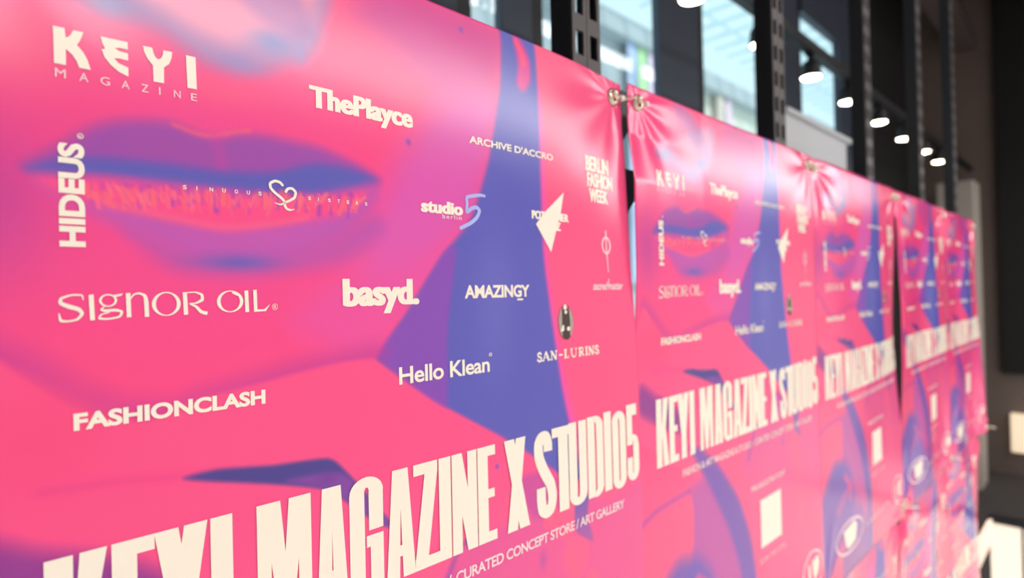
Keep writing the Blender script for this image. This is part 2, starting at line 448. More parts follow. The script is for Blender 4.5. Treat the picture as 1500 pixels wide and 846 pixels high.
('s',[(179.2,174.6),(177.3,178.5),(175.8,182.4)],2.2041411879338195,(255,104,134),1.0,0.6795352841786136),
('s',[(180.7,175.4),(180.7,178.1),(179.7,180.8)],1.2887910328689527,(255,112,126),1.0,0.6042364862211028),
('s',[(180.4,176.2),(178.5,180.5),(178.2,184.6)],1.9045537253646367,(255,122,140),1.0,0.6674097228954707),
('s',[(183.3,179.1),(180.8,181.5),(179.6,183.7)],2.2602689053792133,(255,112,126),1.0,0.9859903507292332),
('s',[(186.8,177.5),(185.2,181.5),(183.2,185.5)],1.8380541600679665,(255,122,140),1.0,0.6281606274896541),
('s',[(190.9,174.6),(189.6,178.9),(188.7,183.1)],1.5346499364983117,(255,104,134),1.0,0.9854475580420267),
('s',[(189.9,176.2),(189.6,179.3),(189.6,182.4)],2.2786917368375015,(255,122,140),1.0,0.8320627556568583),
('s',[(191.7,177.6),(190.2,182.6),(188.3,187.6)],1.831005944298052,(255,122,140),1.0,0.9820161393200011),
('s',[(195.8,175.6),(193.7,178.4),(192.5,181.2)],1.5477092286674594,(255,112,126),1.0,0.8133577897667637),
('s',[(198.8,175.0),(195.9,179.8),(194.6,184.5)],1.4563235229049205,(255,104,134),1.0,0.8549586022926141),
('s',[(199.4,176.3),(197.6,181.4),(195.8,186.5)],1.2511195656196177,(255,112,126),1.0,0.9504916717265418),
('s',[(203.8,174.0),(202.3,178.9),(200.3,183.9)],1.6250776683239423,(255,122,140),1.0,0.7765837250607811),
('s',[(206.4,174.7),(204.7,176.8),(204.6,178.7)],1.2609405267762144,(255,112,126),1.0,0.7569793909593853),
('s',[(206.4,177.8),(204.0,179.8),(202.2,181.6)],1.7592401920585035,(255,122,140),1.0,0.6530530810373022),
('s',[(209.7,173.0),(207.1,176.1),(205.2,179.3)],1.831047805220261,(255,122,140),1.0,0.8923495504000444),
('s',[(212.3,172.7),(209.0,176.0),(207.7,179.1)],1.5145736665315286,(255,112,126),1.0,0.6508009566562486),
('s',[(215.0,174.7),(212.7,179.7),(211.0,184.7)],1.5399378387485763,(255,104,134),1.0,0.9587260303309028),
('s',[(218.7,178.1),(216.5,181.1),(214.4,184.1)],1.2845522380016123,(255,104,134),1.0,0.7740346192876432),
('s',[(221.1,178.6),(220.4,182.4),(217.8,186.3)],1.5131342093358202,(255,104,134),1.0,0.8138161570892881),
('s',[(222.8,177.7),(221.5,182.4),(219.6,187.1)],2.0529091613484667,(255,112,126),1.0,0.9508183613954857),
('s',[(224.7,174.7),(222.6,178.1),(222.2,181.2)],2.1521734292531973,(255,112,126),1.0,0.9357220223520034),
('s',[(227.6,174.0),(225.4,179.1),(224.5,184.0)],1.566388545154683,(255,112,126),1.0,0.70604095620292),
('s',[(231.5,175.5),(231.0,179.6),(229.2,183.9)],2.0707429993855495,(255,104,134),1.0,0.9715074193033819),
('s',[(234.3,173.6),(233.2,177.2),(230.9,180.9)],2.189859123788861,(255,122,140),1.0,0.918908577170529),
('s',[(235.5,175.5),(234.1,179.9),(232.5,184.2)],2.130488843615506,(255,104,134),1.0,0.9821530094335553),
('s',[(240.2,172.9),(239.2,174.8),(236.9,176.9)],1.3702945064521235,(255,104,134),1.0,0.9353853119888635),
('s',[(241.5,172.5),(237.9,174.8),(234.6,176.9)],1.9936192744239971,(255,122,140),1.0,0.6971150792383856),
('s',[(73.8,191.5),(108.2,197.5),(139.6,201.8),(170.5,197.5),(194.8,191.1)],2.5,(255,110,135),4,0.7),
('g',(147.6,224.0),24,5,(112,96,180),0.9),
('p',[(388.1,-14.3),(390.0,10.9),(386.8,56.6),(370.0,126.2),(347.1,181.0),(315.7,213.5),(279.8,258.7),(253.6,291.2),(249.3,297.1),(262.5,308.0),(305.1,338.3),(378.4,381.6),(437.5,425.0),(490.2,444.0),(478.4,398.8),(463.2,340.3),(448.5,256.2),(441.2,201.5),(439.9,65.2),(437.8,11.0),(429.0,-20.4)],(96,94,180),3.5,1.0),
('p',[(314.3,213.6),(329.2,209.6),(317.7,276.3),(313.4,352.1),(278.2,322.3),(250.5,294.6),(279.8,258.7)],(136,80,178),3.5,1.0),
('g',(373.7,254.4),26,70,(112,112,192),0.6),
('p',[(405.7,-0.1),(416.8,2.0),(428.7,18.8),(429.0,39.0),(418.9,52.1),(409.7,46.2),(412.2,25.8)],(225,62,150),4,0.95),
('s',[(410.1,5.2),(418.2,16.2),(419.8,23.8)],5,(252,80,120),4,0.9),
('s',[(18.7,267.8),(42.5,282.2),(59.8,297.1),(81.9,309.8),(106.3,315.2),(121.5,310.8),(159.3,303.5),(187.6,297.5),(218.9,294.7),(250.6,291.4)],10,(185,62,155),13,0.7),
('p',[(13.6,274.2),(39.6,289.1),(62.7,308.7),(92.0,318.5),(119.6,310.5),(159.2,304.4),(187.5,300.3),(218.8,296.2),(244.5,296.6),(262.5,308.0),(305.1,338.3),(378.4,380.3),(437.8,418.3),(548.3,503.4),(611.5,634.8),(540.9,682.5),(11.9,432.2)],(252,88,142),3,1.0),
('g',(44.8,318.6),35,30,(238,78,130),0.7),
('s',[(44.5,348.0),(81.3,350.2),(116.9,355.7),(140.9,358.2)],3,(214,64,142),6,0.6),
('p',[(113.1,356.1),(132.7,355.1),(167.2,360.0),(206.6,363.7),(220.3,375.6),(241.9,403.2),(258.9,426.2),(250.4,423.8),(231.9,408.3),(206.1,386.1),(167.0,372.8),(128.5,361.8)],(78,66,140),2.2,1.0),
('p',[(176.4,372.7),(217.0,376.3),(241.9,404.3),(259.5,427.5),(250.4,423.8),(231.9,408.3),(206.1,385.6)],(132,72,160),3,1.0),
('g',(206.3,377.8),8,5,(110,60,150),0.6),
('p',[(12.7,362.0),(44.1,378.0),(71.0,388.9),(101.1,409.1),(111.7,438.3),(12.2,399.2)],(150,60,145),9,1.0),
('p',[(338.9,461.1),(380.2,461.1),(436.5,455.1),(489.6,458.2),(536.6,477.5),(633.6,477.5),(689.4,665.5),(286.0,534.4)],(228,86,152),9,1.0),
('p',[(401.1,423.3),(427.7,422.8),(452.5,435.3),(448.3,465.0),(426.1,467.7),(407.5,454.0)],(186,74,162),7,0.7),
('s',[(347.0,455.8),(324.9,467.4),(311.7,488.4),(300.4,512.5)],3,(140,72,165),5,0.9),
('p',[(436.0,468.4),(483.8,462.5),(484.5,474.8),(480.5,491.4),(466.0,501.1),(435.6,481.7)],(250,95,138),3,1.0),
('p',[(481.6,463.3),(502.0,465.7),(500.0,486.9),(508.3,514.0),(485.7,501.5),(479.5,490.4)],(92,88,180),2.5,1.0),
('p',[(468.1,501.8),(482.4,501.9),(496.8,510.5),(501.9,528.0),(493.2,543.9),(477.6,541.3),(465.0,528.6),(461.3,512.1)],(252,94,138),2.5,1.0),
('p',[(495.4,547.5),(504.8,543.5),(514.0,552.5),(515.5,575.1),(496.6,575.3)],(252,98,140),2.5,1.0),
('g',(341.0,14.5),2.2,2.2,(120,80,185),0.9),
('g',(282.0,123.7),2.2,2.2,(120,80,185),0.9),
('g',(371.6,405.8),2.2,2.2,(120,80,185),0.9),
('p',[(-50,480),(120,500),(330,560),(650,640),(650,900),(-50,900)],(246,84,140),40,0.8),
('p',[(285,540),(650,470),(650,900),(380,900),(340,700)],(238,92,150),40,0.55),
('p',[(118,520),(190,508),(235,560),(285,650),(315,760),(300,830),(230,800),(150,720),(120,620)],(176,88,176),16,0.75),
('p',[(-40,560),(40,526),(122,520),(132,560),(124,610),(92,640),(40,650),(-40,690)],(252,90,140),5,1),
('s',[(-10,540),(40,522),(122,517)],6,(165,70,165),6,0.7),
('p',[(128,462),(142,460),(200,495),(262,560),(300,630),(318,700),(326,780),(322,850),(290,850),(282,740),(262,660),(226,590),(180,525)],(116,82,174),8,0.92),
('p',[(-30,700),(30,640),(85,600),(140,610),(175,640),(200,690),(180,735),(120,760),(60,800),(-30,850)],(104,88,180),18,0.88),
('p',[(170,720),(230,720),(282,780),(300,860),(120,860),(120,780)],(116,86,176),20,0.8),
('s',[(100,700),(170,665),(240,690),(280,720)],16,(214,84,160),10,0.7),
('s',[(140,640),(165,660),(170,690)],14,(232,86,150),7,0.8),
('s',[(470,520),(490,580),(500,660)],16,(252,100,140),12,0.5),
('g',(430,510),5,9,(180,80,165),0.6),
('p',[(102.8,5.3),(142.2,4.5),(191.1,31.5),(201.7,61.0),(169.7,61.9),(140.4,40.2)],(150,108,178),8,0.55),
]


def smooth_poly(p, n=5, closed=True):
    p = np.array(p, float)
    m = len(p)
    out = []
    rng = range(m if closed else m - 1)
    for i in rng:
        if closed:
            a, b, c, d = p[i - 1], p[i], p[(i + 1) % m], p[(i + 2) % m]
        else:
            a, b, c, d = p[max(i - 1, 0)], p[i], p[i + 1], p[min(i + 2, m - 1)]
        for k in range(n):
            t = k / n
            # half-tension spline keeps corners fairly tight
            m1, m2 = (c - a) * 0.35, (d - b) * 0.35
            h1 = 2 * t**3 - 3 * t**2 + 1
            h2 = t**3 - 2 * t**2 + t
            h3 = -2 * t**3 + 3 * t**2
            h4 = t**3 - t**2
            out.append(h1 * b + h2 * m1 + h3 * c + h4 * m2)
    if not closed:
        out.append(p[-1])
    return np.array(out)

def dist_lines(X, Y, pts, closed):
    d2 = np.full(X.shape, 1e12)
    inside = np.zeros(X.shape, bool)
    n = len(pts)
    for i in range(n if closed else n - 1):
        ax, ay = pts[i]
        bx, by = pts[(i + 1) % n]
        dx, dy = bx - ax, by - ay
        q = dx * dx + dy * dy + 1e-12
        t = np.clip(((X - ax) * dx + (Y - ay) * dy) / q, 0, 1)
        d2 = np.minimum(d2, (X - ax - t * dx) ** 2 + (Y - ay - t * dy) ** 2)
        if closed and abs(dy) > 1e-9:
            cr = ((ay > Y) != (by > Y)) & (X < dx * (Y - ay) / dy + ax)
            inside ^= cr
    d = np.sqrt(d2)
    return np.where(inside, -d, d) if closed else d

def make_art(step):
    us = np.linspace(0, PW, int(PW / step) + 1)
    vsn = np.linspace(0, PH, int(PH / step) + 1)
    X, Y = np.meshgrid(us, vsn)
    img = np.empty(X.shape + (3,))
    img[:] = (245, 78, 136)
    for l in ART:
        if l[0] == 'g':
            _, (cx, cy), rx, ry, col, al = l
            a = al * np.exp(-((X - cx) / rx) ** 2 - ((Y - cy) / ry) ** 2)
            img += (np.array(col) - img) * a[..., None]
            continue
        if l[0] == 'p':
            _, pts, col, blur, al = l
            q = smooth_poly(pts)
            pad = blur
        else:
            _, pts, wd, col, blur, al = l
            q = smooth_poly(pts, closed=False)
            pad = blur + wd
        m0, m1 = q.min(0) - pad, q.max(0) + pad
        i0, i1 = np.searchsorted(us, [m0[0], m1[0]])
        j0, j1 = np.searchsorted(vsn, [m0[1], m1[1]])
        if i1 <= i0 or j1 <= j0:
            continue
        sx, sy = X[j0:j1, i0:i1], Y[j0:j1, i0:i1]
        d = dist_lines(sx, sy, q, l[0] == 'p')
        if l[0] == 's':
            d = d - wd / 2
        t = np.clip((blur - d) / (2 * blur), 0, 1)
        a = al * t * t * (3 - 2 * t)
        img[j0:j1, i0:i1] += (np.array(col) - img[j0:j1, i0:i1]) * a[..., None]
    g = img.mean(-1, keepdims=True)
    img = np.clip((g + (img - g) * 1.13) / 255.0, 0, 1)      # full-strength inks
    lin = np.where(img <= 0.04045, img / 12.92, ((img + 0.055) / 1.055) ** 2.4)
    return us, vsn, lin

STEP = 1.5
US, VS, ART_RGB = make_art(STEP)

# ------------------------------------------------------------------ lettering (poster millimetres: u right, v down)
CELL = 15.0

class Print:
    """flat printed shapes gathered for one lettering part"""
    def __init__(self):
        self.bm = bmesh.new()
        self.k = 0
    def poly(self, pts):
        self.k += 1
        zz = 0.01 * (self.k % 40)
        vsx = [self.bm.verts.new((a, b, zz)) for a, b in pts]
        try:
            f = self.bm.faces.new(vsx)
            if len(vsx) > 4:
                bmesh.ops.triangulate(self.bm, faces=[f])
        except ValueError:
            pass
        return self
    def rect(self, a, b, c, d):
        return self.poly([(a, b), (c, b), (c, d), (a, d)])
    def ring(self, cx, cy, rx, ry, wx, wy, a0=0, a1=360, n=40):
        pr = None
        for k in range(n + 1):
            a = math.radians(a0 + (a1 - a0) * k / n)
            c, s = math.cos(a), math.sin(a)
            o = self.bm.verts.new((cx + rx * c, cy + ry * s, 0))
            i = self.bm.verts.new((cx + (rx - wx) * c, cy + (ry - wy) * s, 0))
            if pr:
                self.bm.faces.new((pr[0], o, i, pr[1]))
            pr = (o, i)
        return self
    def disc(self, cx, cy, rx, ry=None, n=24):
        ry = ry or rx
        return self.poly([(cx + rx * math.cos(2 * math.pi * k / n), cy + ry * math.sin(2 * math.pi * k / n)) for k in range(n)])
    def stroke(self, pts, wd, nib=None, n=6, cap=True):
        """thick line; nib=(thin, angle) makes the width depend on direction; wd may be a list"""
        if isinstance(wd, (list, tuple)):
            ws = np.interp(np.linspace(0, 1, (len(pts) - 1) * n + 1), np.linspace(0, 1, len(wd)), wd)
        q = smooth_poly(pts, n=n, closed=False) if len(pts) > 2 else np.array([pts[0], pts[-1]], float)
        if not isinstance(wd, (list, tuple)):
            ws = np.full(len(q), wd, float)
        elif len(pts) == 2:
            ws = np.array([wd[0], wd[-1]], float)
        pr = None
        for i in range(len(q)):
            t = q[min(i + 1, len(q) - 1)] - q[max(i - 1, 0)]
            t = t / (np.linalg.norm(t) + 1e-9)
            nr = np.array([-t[1], t[0]])
            h = ws[i] / 2
            if nib:
                k = abs(t[1] * math.cos(nib[1]) - t[0] * math.sin(nib[1]))
                h = (nib[0] + (ws[i] - nib[0]) * k ** 1.3) / 2
            a, b = q[i] + nr * h, q[i] - nr * h
            cur = (self.bm.verts.new((a[0], a[1], 0)), self.bm.verts.new((b[0], b[1], 0)))
            if pr:
                self.bm.faces.new((pr[0], cur[0], cur[1], pr[1]))
            pr = cur
        if cap:
            for e, hh in ((q[0], ws[0]), (q[-1], ws[-1])):
                if not nib:
                    self.disc(e[0], e[1], hh / 2, n=12)
        return self
    def text(self, s, box_, off=0.0, rot=False, shear=0.0, gap=1.0):
        """built-in typeface fitted into box (u0, u1, v_top, v_bottom)"""
        cu = bpy.data.curves.new('lettering', 'FONT')
        cu.body = s
        cu.offset = off
        cu.shear = shear
        cu.space_character = gap
        cu.resolution_u = 4
        o = bpy.data.objects.new('lettering', cu)
        C.objects.link(o)
        dg = bpy.context.evaluated_depsgraph_get()
        me = o.evaluated_get(dg).to_mesh()
        co = np.zeros(len(me.vertices) * 3)
        me.vertices.foreach_get('co', co)
        co = co.reshape(-1, 3)[:, :2]
        a, b = co.min(0), co.max(0)
        n = (co - a) / (b - a)
        u0, u1, v0, v1 = box_
        if rot:
            P = np.stack([u0 + n[:, 1] * 0 + (u1 - u0) * (1 - n[:, 1]), v1 - (v1 - v0) * n[:, 0]], 1)
        else:
            P = np.stack([u0 + (u1 - u0) * n[:, 0], v1 - (v1 - v0) * n[:, 1]], 1)
        self.k += 1
        vv = [self.bm.verts.new((x, y, 0.01 * (self.k % 40))) for x, y in P]
        for p in me.polygons:
            try:
                self.bm.faces.new([vv[i] for i in p.vertices])
            except ValueError:
                pass
        o.evaluated_get(dg).to_mesh_clear()
        bpy.data.objects.remove(o)
        bpy.data.curves.remove(cu)
        return self
    def bold(self, t, bx, off, d, gap=1.0):
        for q in (-d, 0.0, d):
            self.text(t, (bx[0] + d + q, bx[1] - d + q, bx[2], bx[3]), off=off, gap=gap)
        return self
    def done(self):
        bm = self.bm
        us_ = [v.co.x for v in bm.verts]
        vs_ = [v.co.y for v in bm.verts]
        for ax, lo, hi in ((0, min(us_), max(us_)), (1, min(vs_), max(vs_))):
            k = math.floor(lo / CELL) * CELL + CELL
            while k < hi:
                no = (1, 0, 0) if ax == 0 else (0, 1, 0)
                pc = (k, 0, 0) if ax == 0 else (0, k, 0)
                bmesh.ops.bisect_plane(bm, geom=bm.verts[:] + bm.edges[:] + bm.faces[:], plane_co=pc, plane_no=no)
                k += CELL
        bm.normal_update()
        flip = [f for f in bm.faces if f.normal.z < 0]
        if flip:
            bmesh.ops.reverse_faces(bm, faces=flip)
        bm.verts.index_update()
        V = np.array([(v.co.x, v.co.y, v.co.z) for v in bm.verts])
        F = [[v.index for v in f.verts] for f in bm.faces]
        bm.free()
        return V, F

LET = []        # (part name, label, material, V, F)
def add(name, label, m, pr):
    V, F = pr.done()
    LET.append((name, label, m, V, F))

# display logo, top left
p = Print()
p.poly([(52.9, 97.4), (58.0, 97.2), (58.4, 102.3), (59.6, 101.6), (60.8, 99.8), (61.9, 97.3), (66.5, 97.1), (65.6, 100.2), (64.6, 102.8), (63.4, 105.0), (66.2, 108.3), (68.2, 112.3), (69.6, 117.5), (64.3, 117.5), (63.2, 114.2), (61.2, 111.0), (58.4, 108.6), (58.4, 117.6), (53.2, 117.6)])
p.poly([(74.5, 97.0), (87.7, 96.7), (87.7, 101.2), (83.5, 101.2), (81.2, 101.9), (83.4, 103.2), (87.7, 103.4), (87.7, 107.6), (83.4, 107.4), (80.8, 107.9), (83.0, 110.3), (87.7, 111.6), (87.7, 116.9), (83.0, 115.3), (79.0, 112.2), (76.2, 108.5), (74.8, 104.4), (76.6, 103.6), (75.2, 100.8)])
p.poly([(95.3, 96.6), (100.2, 96.5), (100.8, 99.6), (101.8, 101.8), (103.3, 102.8), (104.9, 101.6), (105.8, 99.4), (106.0, 96.5), (110.9, 96.4), (110.4, 100.4), (109.0, 104.2), (106.3, 106.8), (106.1, 116.6), (100.6, 116.7), (100.4, 107.1), (97.6, 103.8), (96.0, 100.2)])
p.poly([(118.4, 96.2), (123.9, 96.2), (124.3, 116.2), (119.0, 116.4)])
add('logo_lettering', None, M_print, p)
p = Print()
for ch, a, b in (('M', 53.5, 58.2), ('A', 64.3, 68.4), ('G', 74.1, 78.5), ('A', 84.2, 88.2), ('Z', 94.2, 97.8), ('I', 103.4, 104.1), ('N', 111.4, 115.0), ('E', 120.9, 124.3)):
    p.text(ch, (a, b, 120.1 - (a - 53) * .012, 124.9 - (a - 53) * .018), off=0.0)
add('logo_lettering', 'thin widely spaced capitals under the top left logo', M_print_thin, p)
add('logo_lettering', None, M_print, Print().bold('ThePlayce', (198, 286.6, 96.3, 116.6), 0.026, 0.75, 1.02))
add('logo_lettering', None, M_print, Print().text("ARCHIVE D'ACCRO", (346.7, 460.2, 106.9, 113.8), off=0.028))
p = Print()
p.bold('BERLIN', (515.8, 562.4, 98.4, 115.4), 0.03, 0.6)
p.bold('FASHION', (517.8, 569.3, 116.4, 132.8), 0.03, 0.6)
p.bold('WEEK', (520.7, 558.4, 134.0, 149.2), 0.03, 0.6)
add('logo_lettering', None, M_print, p)
p = Print().text('HIDEUS', (54.0, 66.0, 160, 217.2), off=0.045, rot=True)
p.ring(64.3, 155.6, 1.5, 1.5, .35, .35)
p.text('R', (63.5, 65.1, 154.8, 156.4), rot=True)
add('logo_lettering', 'vertical bold lettering running up the left edge', M_print, p)
p = Print()
for k, ch in enumerate('SINUOUS'):
    x = 115.4 + k * 7.6
    wd_ = 0.5 if ch == 'I' else 2.1
    p.text(ch, (x, x + wd_, 177.0 - k * .1, 179.6 - k * .1), off=0.02)
for k, ch in enumerate('SISTERS'):
    x = 195.6 + k * 7.5
    wd_ = 0.5 if ch == 'I' else 2.1
    p.text(ch, (x, x + wd_, 176.3, 178.8), off=0.02)
p.stroke([(177.3, 170.3), (175.8, 168.7), (172.5, 168.0), (169.2, 169.8), (169.3, 173.0), (172.2, 176.1), (176.2, 179.0), (178.4, 181.3), (178.6, 183.8), (180.0, 186.2), (182.6, 187.0), (185.3, 186.3)], [1.9, 1.9, 1.9, 1.9, 1.9, 1.9, 1.8, 1.6, .5])
p.stroke([(179.6, 174.6), (181.2, 172.4), (184.2, 172.0), (186.6, 174.4), (185.6, 178.2), (181.8, 180.8), (178.6, 182.2), (176.0, 183.8), (172.0, 183.0)], [1.9, 1.9, 1.9, 1.9, 1.7, 1.5, 1.2, .5])
add('logo_lettering', 'tiny spaced capitals with a looped double letter mark', M_print, p)
add('logo_lettering', None, M_print, Print().bold('studio', (292.6, 337.4, 168.6, 179.4), 0.035, 0.5, 1.03))
add('logo_lettering', None, M_print_thin, Print().text('berlin', (314.5, 335.6, 179.4, 183.2), off=0.01, gap=1.25))
add('logo_numeral', 'brushed pale blue figure five', M_print_blue, Print().stroke([(363.4, 159.4), (358, 159.2), (351, 160.4), (342.4, 162.6), (342.4, 168), (342.0, 175.4), (347.6, 172.0), (353.4, 170.6), (356.8, 173.4), (353.6, 179.4), (346.6, 184.8), (334.6, 190.2)], [2.6, 3.2, 3.0, 3.4, 3.4, 3.6, 3.2]))
p = Print()
p.poly([(476, 144.4), (446.6, 166.2), (431.6, 180.1), (453.4, 207.1), (462.2, 185.1), (470.3, 166.0)])
p.bold('POTSDAMER', (425.7, 483.2, 166.8, 175.2), 0.035, 0.4)
p.bold('PLATZ', (441.8, 469.6, 176.2, 185.0), 0.035, 0.4)
add('logo_lettering', 'angular arrow shape crossed by two lines of lettering', M_print, p)
p = Print()
p.ring(550.4, 196.3, 8.8, 10.0, 2.4, 2.2)
p.rect(549.4, 179.5, 551.4, 204.6)
p.poly([(549.6, 205.5), (551.8, 205.5), (552.9, 226.8), (551.6, 226.8)])
p.text('sacred matter', (521.8, 580.0, 237.6, 246.4), off=0.02, shear=0.25, gap=.92)
p.stroke([(551, 243), (552.2, 234.6)], 1.6)
add('logo_lettering', 'slim ring and stem mark over slanted lettering', M_print_thin, p)

# high-contrast display lettering
p = Print()
nb = (0.55, 0.35)
def st(pts, wd_=2.4, nib=nb): p.stroke(pts, wd_, nib=nib, n=8, cap=False)
p.stroke([(64.2, 246.6), (63.6, 243.9), (59.0, 243.7), (54.6, 245.4), (54.3, 248.0), (58.0, 250.0), (62.0, 251.6), (63.6, 254.0), (61.4, 257.0), (57.6, 257.9), (54.2, 257.4), (53.4, 253.4)], [.3, .9, 1.0, 1.3, 1.9, 2.4, 2.2, 1.7, 1.2, 1.0, 1.5, .4], n=8, cap=False)
p.poly([(66.7, 243.7), (69.0, 243.4), (69.5, 257.8), (67.2, 257.9)])
p.ring(75.8, 247.0, 4.3, 3.6, 1.2, .7)
p.poly([(77.0, 244.2), (83.1, 243.1), (82.2, 244.4), (79.2, 245.3)])
p.stroke([(74.2, 250.2), (72.4, 252.0), (74.4, 252.8), (79.0, 252.6), (82.2, 253.6), (81.0, 256.4), (76.0, 257.4), (71.6, 257.0), (72.6, 254.8), (76.4, 253.8)], [.6, .9, 1.6, 1.6, 1.4, 1.1, 1.0, 1.2, .8, .5], n=8, cap=False)
p.poly([(84.4, 243.0), (86.7, 242.9), (87.0, 256.9), (84.7, 257.0)])
p.stroke([(86.6, 246.6), (88.4, 243.9), (91.0, 243.2), (93.8, 244.6), (94.6, 248.0), (94.9, 257.1)], [.5, .9, 1.1, 1.8, 2.3, 2.3], n=8, cap=False)
p.ring(105.2, 249.8, 7.7, 7.2, 2.1, .65)
p.poly([(114.1, 243.0), (116.5, 242.9), (117.0, 256.7), (114.6, 256.8)])
p.stroke([(116.0, 243.3), (121.0, 243.0), (124.8, 244.6), (125.0, 247.8), (121.4, 249.8), (118.0, 250.0), (121.6, 252.0), (124.4, 255.2), (128.0, 256.4)], [.6, .7, 1.6, 2.0, 1.0, .6, 1.6, 2.0, 2.2], n=8, cap=False)
p.ring(141.8, 249.2, 8.1, 7.0, 2.2, .65)
p.stroke([(143.6, 243.6), (146.2, 245.0)], 1.4)
p.poly([(150.7, 242.4), (153.1, 242.3), (153.5, 256.4), (151.1, 256.5)])
p.poly([(156.2, 242.0), (158.6, 241.9), (158.9, 255.0), (163.4, 255.0), (167.3, 251.6), (164.4, 256.3), (156.6, 256.5)])
p.ring(170.6, 253.6, 1.9, 2.1, .3, .3)
p.text('R', (169.8, 171.6, 252.5, 254.8))
add('logo_lettering', 'elegant thick and thin display lettering', M_print, p)

add('logo_lettering', None, M_print, Print().bold('basyd.', (220.7, 288.9, 234.6, 261.4), 0.03, 0.9, 1.0))
p = Print().text('AMAZINGY', (337.2, 419.9, 240.0, 251.8), off=0.034, gap=.95)
p.rect(402.6, 253.2, 410.6, 254.8)
add('logo_lettering', None, M_print, p)

# oval emblem with serif lettering below
p = Print()
for k in range(17):
    y = 262.6 + k * 2.05
    h = math.sqrt(max(0, 1 - ((y - 279) / 18.0) ** 2))
    p.rect(473.4 - 12.2 * h, y - .55, 473.4 + 12.2 * h, y + .55)
p.disc(473.6, 279.5, 6.4, 15.5)
p.disc(474.4, 291.5, 6.0, 5.6)
add('emblem', 'dark brown oval emblem of fine lines', M_print_dark, p)
p = Print()
for k in range(16):
    y = 263.6 + k * 2.05
    h = math.sqrt(max(0, 1 - ((y - 279) / 17.6) ** 2))
    if h * 12 > 6.6:
        p.rect(473.4 - 11.6 * h, y - .4, 467.4, y + .4)
        p.rect(479.6, y - .4, 473.4 + 11.6 * h, y + .4)
add('emblem', 'pale fine lines of the oval emblem', M_print, p)
p = Print()
p.k = 24
p.stroke([(472.6, 263.6), (473.4, 268.6)], [5.6, 4.2])
p.poly([(464.4, 288.2), (468.0, 282.0), (469.8, 281.6), (470.4, 287.0), (467.6, 288.6)])
p.disc(477.2, 286.0, 2.6, 2.3)
add('emblem', 'three cream spots on the oval emblem', M_print, p)
p = Print()
def serif(x, y, w_): p.rect(x - w_, y - .6, x + w_, y + .6)
xs = np.linspace(0, 1, 11)
T0, T1 = 306.9, 316.0
def ln(a, b, wd_): p.stroke([a, b], wd_, cap=False)
def letS(x):
    p.stroke([(x + 6.4, T0 + 2.4), (x + 4.2, T0 + .4), (x + 1.4, T0 + 1.6), (x + 2.2, T0 + 4), (x + 5.6, T0 + 5.4), (x + 6.2, T0 + 8), (x + 3.0, T1 - .3), (x + .2, T1 - 2.4)], 2.0, n=5, cap=False)
def letI(x):
    p.rect(x - 1.3, T0, x + 1.3, T1); serif(x, T0 + .45, 2.2); serif(x, T1 - .45, 2.2)
def letN(x):
    p.rect(x, T0, x + 1.4, T1); p.rect(x + 6.8, T0, x + 8.2, T1); ln((x + .6, T0), (x + 7.4, T1), 2.7)
    serif(x + .4, T0 + .45, 1.8); serif(x + .5, T1 - .45, 1.8); serif(x + 7.5, T0 + .45, 1.8)
letS(428.2)
ln((437.0, T1), (441.2, T0), 1.4); ln((441.0, T0), (445.4, T1), 2.8); p.rect(438.6, 312.4, 443.6, 313.2); serif(437, T1 - .45, 1.6); serif(445.4, T1 - .45, 1.8)
letN(449.0)
p.rect(461.0, 311.2, 466.6, 312.8)
letI(471.0); p.rect(471, T1 - .9, 476.4, T1); p.rect(475.6, T1 - 2.6, 476.4, T1)
p.stroke([(481.0, T0), (481.0, 312.4), (483.4, 315.6), (486.6, 315.4), (488.2, 312.4), (488.2, T0)], [2.0, 2.0, 1.6, 1.2, 1.0, 1.0], n=5, cap=False); serif(481, T0 + .45, 2.1); serif(488.2, T0 + .45, 1.6)
letI(494.4); p.stroke([(494.8, T0 + .4), (499.4, T0 + .8), (499.6, T0 + 4.2), (495.2, T0 + 5.0)], 1.5, n=5, cap=False); ln((496.8, 311.6), (501.0, T1), 1.9)
letI(505.6)
letN(509.8)
letS(520.2)
add('logo_lettering', 'small serif capitals below the oval emblem', M_print, p)
p = Print().text('Hello Klean', (267.9, 364.8, 304.6, 318.6), off=0.02, gap=.96)
p.ring(366.2, 303.0, 1.8, 1.6, .8, .7)
add('logo_lettering', None, M_print, p)
add('logo_lettering', None, M_print, Print().text('FASHIONCLASH', (58.9, 163.0, 308.4, 318.0), off=0.042))

# heavy condensed headline
p = Print()
H0, H1 = 384.6, 470.0
def R_(a, b, c, d): p.rect(a, H0 + (H1 - H0) * b, c, H0 + (H1 - H0) * d)
def Q_(*pts): p.poly([(a, H0 + (H1 - H0) * b) for a, b in pts])
def fE(x0, x1, sw):
    R_(x0, 0, x0 + sw, 1); R_(x0, 0, x1, .105); R_(x0, .455, x1 - 1.5, .545); R_(x0, .895, x1 + .8, 1)
def fI(x0, x1): R_(x0, 0, x1, 1)
def fA(x0, x1, ap, sw):
    c = (x0 + x1) / 2
    Q_((x0, 1), (c - ap / 2, 0), (c, 0), (c, .36), (x0 + sw, 1))
    Q_((x1, 1), (x1 - sw, 1), (c, .36), (c, 0), (c + ap / 2, 0))
    R_(c - 4.5, .70, c + 4.5, .80)
def fN(x0, x1, sw):
    R_(x0, 0, x0 + sw, 1); R_(x1 - sw, 0, x1, 1)
    Q_((x0, 0), (x0 + sw + .6, 0), (x1, 1), (x1 - sw - .6, 1))
